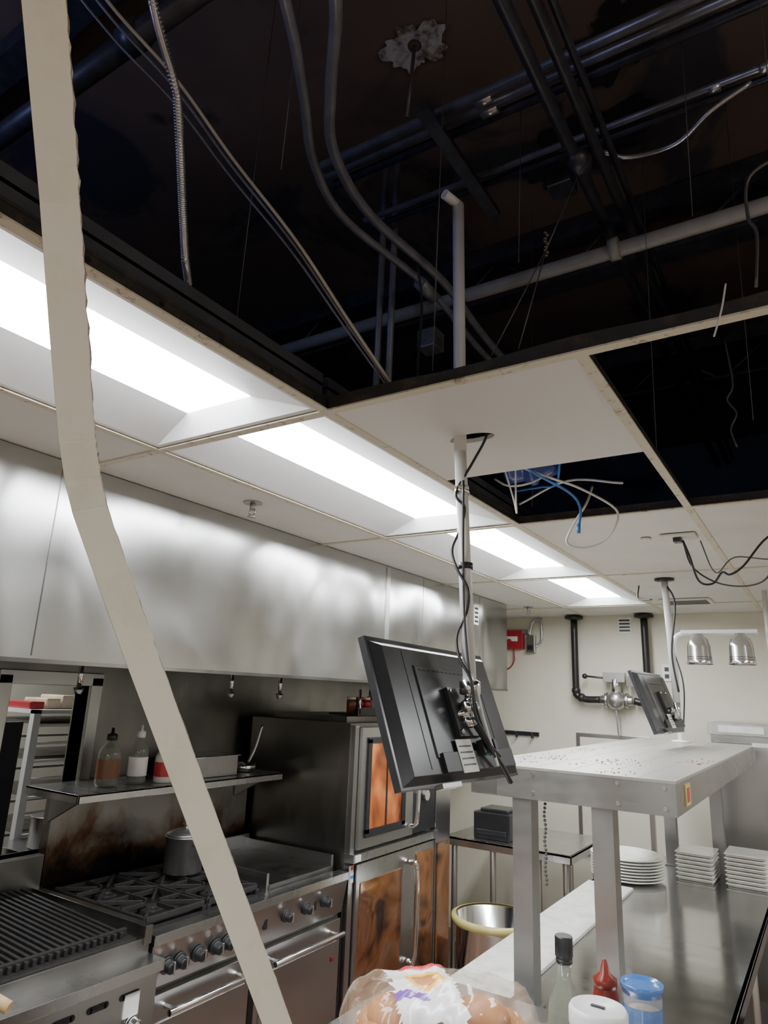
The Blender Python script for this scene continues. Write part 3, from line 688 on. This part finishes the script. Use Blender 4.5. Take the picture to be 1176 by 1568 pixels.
# ---------------------------------------------------------------- plenum pipes
b=B('sprinkler_pipe'); b.cyl((-2.9,1.90,3.17),(2.95,1.98,3.20),.024,'pipegrey',n=20)
b.cyl((-.44,1.93,3.185),(-.41,1.93,3.186),.036,'pipegrey',n=20); b.done()
b=B('sprinkler_pipe'); b.cyl((-2.9,.72,3.32),(-.75,.73,3.32),.028,'conduitdk',n=20); b.cyl((-1.3,.725,3.32),(-1.24,.725,3.32),.036,'conduitdk',n=20); b.done()
b=B('conduit_run')
for (y,z,r,m) in ((1.39,3.40,.014,'conduit'),(1.43,3.40,.014,'conduit'),(1.475,3.40,.014,'conduitdk'),(1.66,3.39,.010,'conduit'),(1.70,3.39,.010,'conduitdk')):
    b.cyl((-1.2,y-.03,z),(2.95,y+.06,z),r,m,n=12)
for xx in (-.8,.3): b.box(xx,xx+.04,1.30,1.80,3.355,3.375,'conduitdk')
for xx in (-.66,.02): 
    for y in (1.39,1.43): b.cyl((xx,y,3.40),(xx+.05,y,3.40),.018,'conduit',n=12)
for xx in (-.10,.02): b.cyl((xx,1.66,3.39),(xx+.03,1.66,3.39),.015,'conduit',n=12)
b.tube([(-.40,1.72,3.38),(-.33,1.76,3.36),(-.20,1.74,3.33),(-.10,1.68,3.34),(.0,1.67,3.37)],.007,'conduit',10)
b.done()
b=B('conduit_run')
for (x,r,z) in ((-.445,.018,3.29),(-.385,.015,3.30),(-.36,.010,3.34)): b.cyl((x-.01,-2.95,z),(x,4.6,z),r,'conduitdk',n=12)
b.ell((-.44,1.62,3.28),(.035,.045,.03),'conduitdk'); b.done()
b=B('bent_conduit')
b.tube([W(-.62,.40,1.33),W(-.752,.718,1.30),W(-.855,.901,1.30),W(-.965,1.08,1.30),W(-1.02,1.30,1.30),W(-.975,1.70,1.30),W(-1.0,2.157,1.30),W(-1.0,3.0,1.30)],.012,'conduitmid',12)
b.tube([W(-.60,.62,1.32),W(-.666,.769,1.30),W(-.80,.93,1.30),W(-.90,1.078,1.30),W(-.955,1.33,1.31),W(-.93,1.72,1.32),W(-.96,2.157,1.32),W(-.96,3.0,1.30)],.014,'conduitmid',12)
b.cyl(W(-.985,1.66,1.30),W(-.985,1.76,1.30),.022,'conduitmid'); b.done()
b=B('junction_box'); b.box(-.60,-.52,1.80,1.88,3.40,3.48,'conduitdk'); b.cyl((-.56,1.84,3.48),(-.56,1.84,3.75),.01,'conduitdk'); b.done(.004)
b=B('junction_box'); b.box(-1.22,-1.14,2.05,2.13,3.10,3.18,'conduitmid'); b.cyl((-1.17,2.1,3.18),(-1.17,2.1,3.75),.006,'wire'); b.done(.004)
b=B('conduit_drop')
for (x,y,r,z0) in ((-1.15,1.75,.012,2.62),(-1.20,1.75,.012,2.62)): b.cyl((x,y,z0),(x,y,3.75),r,'conduitmid',n=12)
b.done()
b=B('steel_joist')
for y in (.75,2.45,3.7):
    b.box(-2.9,2.98,y-.04,y+.04,3.66,3.74,'conduitdk')
    if y>1:
        b.box(-2.9,2.98,y-.05,y+.05,3.46,3.475,'conduitdk')
        x=-2.8
        while x<2.4:
            b.cyl((x,y,3.47),(x+.25,y,3.68),.008,'conduitdk',n=6); b.cyl((x+.25,y,3.68),(x+.5,y,3.47),.008,'conduitdk',n=6); x+=.5
b.done()
def patch(name,cx,cy,r0,sx,m,z,seed,inner=.0):
    b=B(name); rnd=random.Random(seed); n=90; rr=[]
    ph=[rnd.uniform(0,6) for _ in range(4)]
    for k in range(n):
        a=2*math.pi*k/n; rr.append(r0*(1+.22*math.sin(2*a+ph[0])+.14*math.sin(5*a+ph[1])+.09*math.sin(11*a+ph[2])+.06*math.sin(19*a+ph[3])))
    def pt(k,f,zz): a=2*math.pi*k/n; return (cx+sx*f*math.cos(a),cy+f*math.sin(a),zz)
    for k in range(n):
        k2=(k+1)%n
        b.poly([pt(k,inner,z),pt(k,rr[k],z-.003),pt(k2,rr[k2],z-.003),pt(k2,inner,z)],m) if inner>0 else b.poly([(cx,cy,z),pt(k,rr[k],z-.003),pt(k2,rr[k2],z-.003)],m)
    return b
b=patch('torn_deck_patch',-.875,1.40,.085,1,'deckpatch',3.745,3,.022)
b.cyl((-.875,1.40,3.745),(-.905,1.42,3.50),.006,'wire'); b.done()
b=patch('torn_deck_patch',-.33,1.70,.13,1.1,'decktorn',3.745,11); b.done()
b=patch('torn_deck_patch',-.55,2.05,.12,2.2,'decktorn',3.745,5); b.done()

# cables
b=B('flexible_metal_conduit')
pts=[(-.66,.30,1.15),(-.74,.44,.985),(-.79,.54,.925),(-.84,.60,.865),(-.88,.647,.815),(-.925,.70,.765),(-.97,.75,.755)]
b.tube([W(-.5,.1,1.96)]+[W(*p) for p in pts],.0062,'conduit',10,10)
E=[Vector(W(*p)) for p in pts]
for i in range(len(E)-1):
    for k in range(22):
        p=E[i].lerp(E[i+1],k/22); d=(E[i+1]-E[i]).normalized(); b.cyl(p-d*.0015,p+d*.0015,.0076,'conduit',n=10)
b.done()
b=B('hanging_cables')
base=[(-1.16,.43,1.50),(-1.114,.565,1.37),(-1.046,.706,1.26),(-.996,.84,1.14),(-.894,.962,.965),(-.835,1.09,.82),(-.78,1.208,.69)]
for o,m,r in (((0,0,0),'cabletan',.0038),((-.03,.02,.0),'conduitmid',.0032),((-.06,.05,-.02),'conduitmid',.003)):
    b.tube([W(p[0]+o[0]*(1-i/9),p[1]+o[1]*(1-i/9),p[2]+o[2]*(1-i/9)) for i,p in enumerate([(-1.25,.1,1.9)]+base)],r,m,8,8)
b.tube([W(-.9,1.5,1.24),W(-.88,1.5,1.1),W(-.84,1.42,.85),W(-.8,1.36,.69)],.004,'conduitdk')
b.done()
b=B('grid_hanger_wires')
def wire(p,q,r=.0014): b.cyl(p,q,r,'wire',n=6)
k0=(-.40,1.19,2.70)
wire((-.52,1.18,2.478),k0); wire((-.46,1.18,2.478),k0); wire(k0,(-.37,1.35,3.0)); wire((-.37,1.35,3.0),(-.40,1.6,3.27),.0025)
for s_ in range(9): b.ell((k0[0]+.003*math.sin(s_*2),k0[1],k0[2]-.015+s_*.007),(.004,.004,.003),'wire',8,6)
for (x,y,z0,z1) in ((-.66,1.18,2.478,3.75),(-.90,.9,2.9,3.75),(-.62,1.6,3.0,3.75),(.02,1.18,2.478,3.75),(-.335,1.9,2.478,3.75),(-.15,1.5,2.9,3.75),(-1.1,1.0,2.6,3.75),(-.85,2.3,2.478,3.75),(-.1,2.1,2.6,3.75)): wire((x,y,z0),(x+.02,y,z1),.001)
for (x,y,zt) in ((-.16,2.2,2.62),):
    b.tube([(x,y,zt+.3),(x+.01,y,zt+.15),(x-.01,y,zt+.1),(x+.012,y,zt+.05),(x-.008,y,zt),(x+.004,y,zt-.06)],.003,'wire',8)
b.tube([(-.10,1.16,2.40),(-.085,1.165,2.45),(-.075,1.17,2.50)],.0018,'cablewh',6)
b.tube([(.05,1.16,2.72),(-.02,1.17,2.70),(-.03,1.17,2.62),(-.02,1.17,2.58),(-.03,1.17,2.48)],.003,'wire',8)
b.done()
b=B('data_cable_loops')
b.tube([W(-.80,1.95,.74),W(-.67,1.94,.67),W(-.60,2.06,.655),W(-.523,2.18,.609),W(-.53,2.19,.55),W(-.573,2.19,.504),W(-.63,2.16,.483),W(-.672,2.13,.500),W(-.636,2.12,.567),W(-.60,2.12,.62),W(-.60,2.2,.70)],.0038,'cablewh')
b.tube([W(-.86,1.98,.70),W(-.80,1.95,.66),W(-.74,1.97,.665),W(-.69,2.05,.72)],.0035,'cablewh')
b.tube([W(-.74,1.88,.72),W(-.69,1.90,.67),W(-.63,2.04,.64),W(-.612,2.09,.60),W(-.617,2.085,.533)],.0042,'cablebl'); b.cyl(W(-.617,2.085,.545),W(-.618,2.085,.515),.006,'cablebl')
b.tube([W(-.88,2.2,.72),W(-.75,2.1,.69),W(-.66,2.0,.66),W(-.62,1.92,.70)],.0035,'cablebl')
b.tube([W(-.78,1.86,.70),W(-.77,1.92,.60),W(-.765,1.93,.56),W(-.755,1.90,.60),W(-.74,1.86,.70)],.0028,'cablewh')
b.tube([W(-.90,2.3,.70),W(-.7,2.25,.75),W(-.5,2.2,.70)],.004,'cablewh'); b.done()
b=B('blue_plastic_wrap'); b.ell(W(-.80,2.12,.77),(.09,.07,.045),'teal',24,14,.3,lambda v: v*(1+.18*math.sin(v.x*90)+.15*math.sin(v.y*110+v.z*80))); b.done()
b=B('ceiling_junction_cover'); b.box(-.50,-.37,2.76,2.86,CE-.012,CE-.004,'tile'); b.box(-.455,-.425,2.79,2.83,CE-.03,CE-.012,'black'); b.lathe((-.56,2.81,CE-.012),[(.02,0),(.022,.008)],'tile')
b.done(.002)
b=B('black_power_cable')
b.tube([W(-.42,2.80,.625),W(-.40,2.80,.56),W(-.376,2.82,.464),W(-.33,2.84,.455),W(-.297,2.86,.50),W(-.27,2.86,.49),W(-.22,2.85,.52),W(-.128,2.81,.615),W(-.02,2.8,.645)],.0042,'black')
b.tube([W(-.42,2.81,.615),W(-.395,2.83,.52),W(-.31,2.84,.455),W(-.20,2.80,.435),W(-.13,2.75,.47),W(-.10,2.72,.60),W(-.09,2.72,.65)],.0032,'black')
b.tube([W(-.37,2.9,.64),W(-.32,2.86,.50),W(-.25,2.88,.56),W(-.1,2.9,.55),W(.05,2.9,.64)],.0025,'wire'); b.done()
b=B('ceiling_vent'); b.box(-.86,-.56,4.58,4.80,CE-.014,CE-.004,'tile')
for k in range(6): b.box(-.84,-.58,4.60+k*.033,4.615+k*.033,CE-.016,CE-.012,'black')
b.done()
for (x,y) in ((-1.70,1.72),(-1.80,4.75)):
    b=B('fire_sprinkler_head'); b.lathe((x,y,CE-.012),[(.035,.008),(.035,.0115)],'steel'); b.cyl((x,y,CE-.03),(x,y,CE-.002),.010,'steel')
    b.tube([(x-.010,y,CE-.025),(x-.014,y,CE-.04),(x,y,CE-.052)],.0025,'steel'); b.tube([(x+.010,y,CE-.025),(x+.014,y,CE-.04),(x,y,CE-.052)],.0025,'steel'); b.lathe((x,y,CE-.056),[(.016,0),(.016,.003)],'steel'); b.done()

# ---------------------------------------------------------------- lights, world, camera
def area(name,loc,size,power,col,rot=(0,0,0)):
    ld=bpy.data.lights.new(name,'AREA'); ld.size=size; ld.energy=power; ld.color=col
    o=bpy.data.objects.new(name,ld); o.location=loc; o.rotation_euler=rot; bpy.context.scene.collection.objects.link(o)
area('plenum_fill_warm',(1.6,.3,2.75),.4,9,(1,.90,.82),(math.radians(150),0,math.radians(70)))  # added warm fill to lift deck and conduits, no actual lamp here
area('plenum_fill_blue',(-2.2,-.6,2.8),.5,9,(.40,.50,1.0),(math.radians(140),0,math.radians(-40)))  # added bluish fill for the left plenum, not an existing source
w=bpy.data.worlds.new('World'); bpy.context.scene.world=w; w.use_nodes=True
w.node_tree.nodes['Background'].inputs['Color'].default_value=(.05,.06,.1,1); w.node_tree.nodes['Background'].inputs['Strength'].default_value=.2
psi,p,rho=math.radians(33.2),math.radians(15.0),math.radians(2.4)
f=Vector((-math.sin(psi)*math.cos(p),math.cos(psi)*math.cos(p),math.sin(p)))
r0=Vector((math.cos(psi),math.sin(psi),0)); u0=r0.cross(f)
Rv=r0*math.cos(rho)+u0*math.sin(rho); Uv=-r0*math.sin(rho)+u0*math.cos(rho)
cd=bpy.data.cameras.new('camera'); co=bpy.data.objects.new('camera',cd); bpy.context.scene.collection.objects.link(co)
mat=Matrix((( Rv.x,Uv.x,-f.x,0),(Rv.y,Uv.y,-f.y,0),(Rv.z,Uv.z,-f.z,CZ),(0,0,0,1))); co.matrix_world=mat
cd.sensor_fit='VERTICAL'; cd.sensor_height=36; cd.lens=1450/2212*36; cd.clip_start=.02
bpy.context.scene.camera=co
vs=bpy.context.scene.view_settings; vs.view_transform='AgX'; vs.exposure=.20
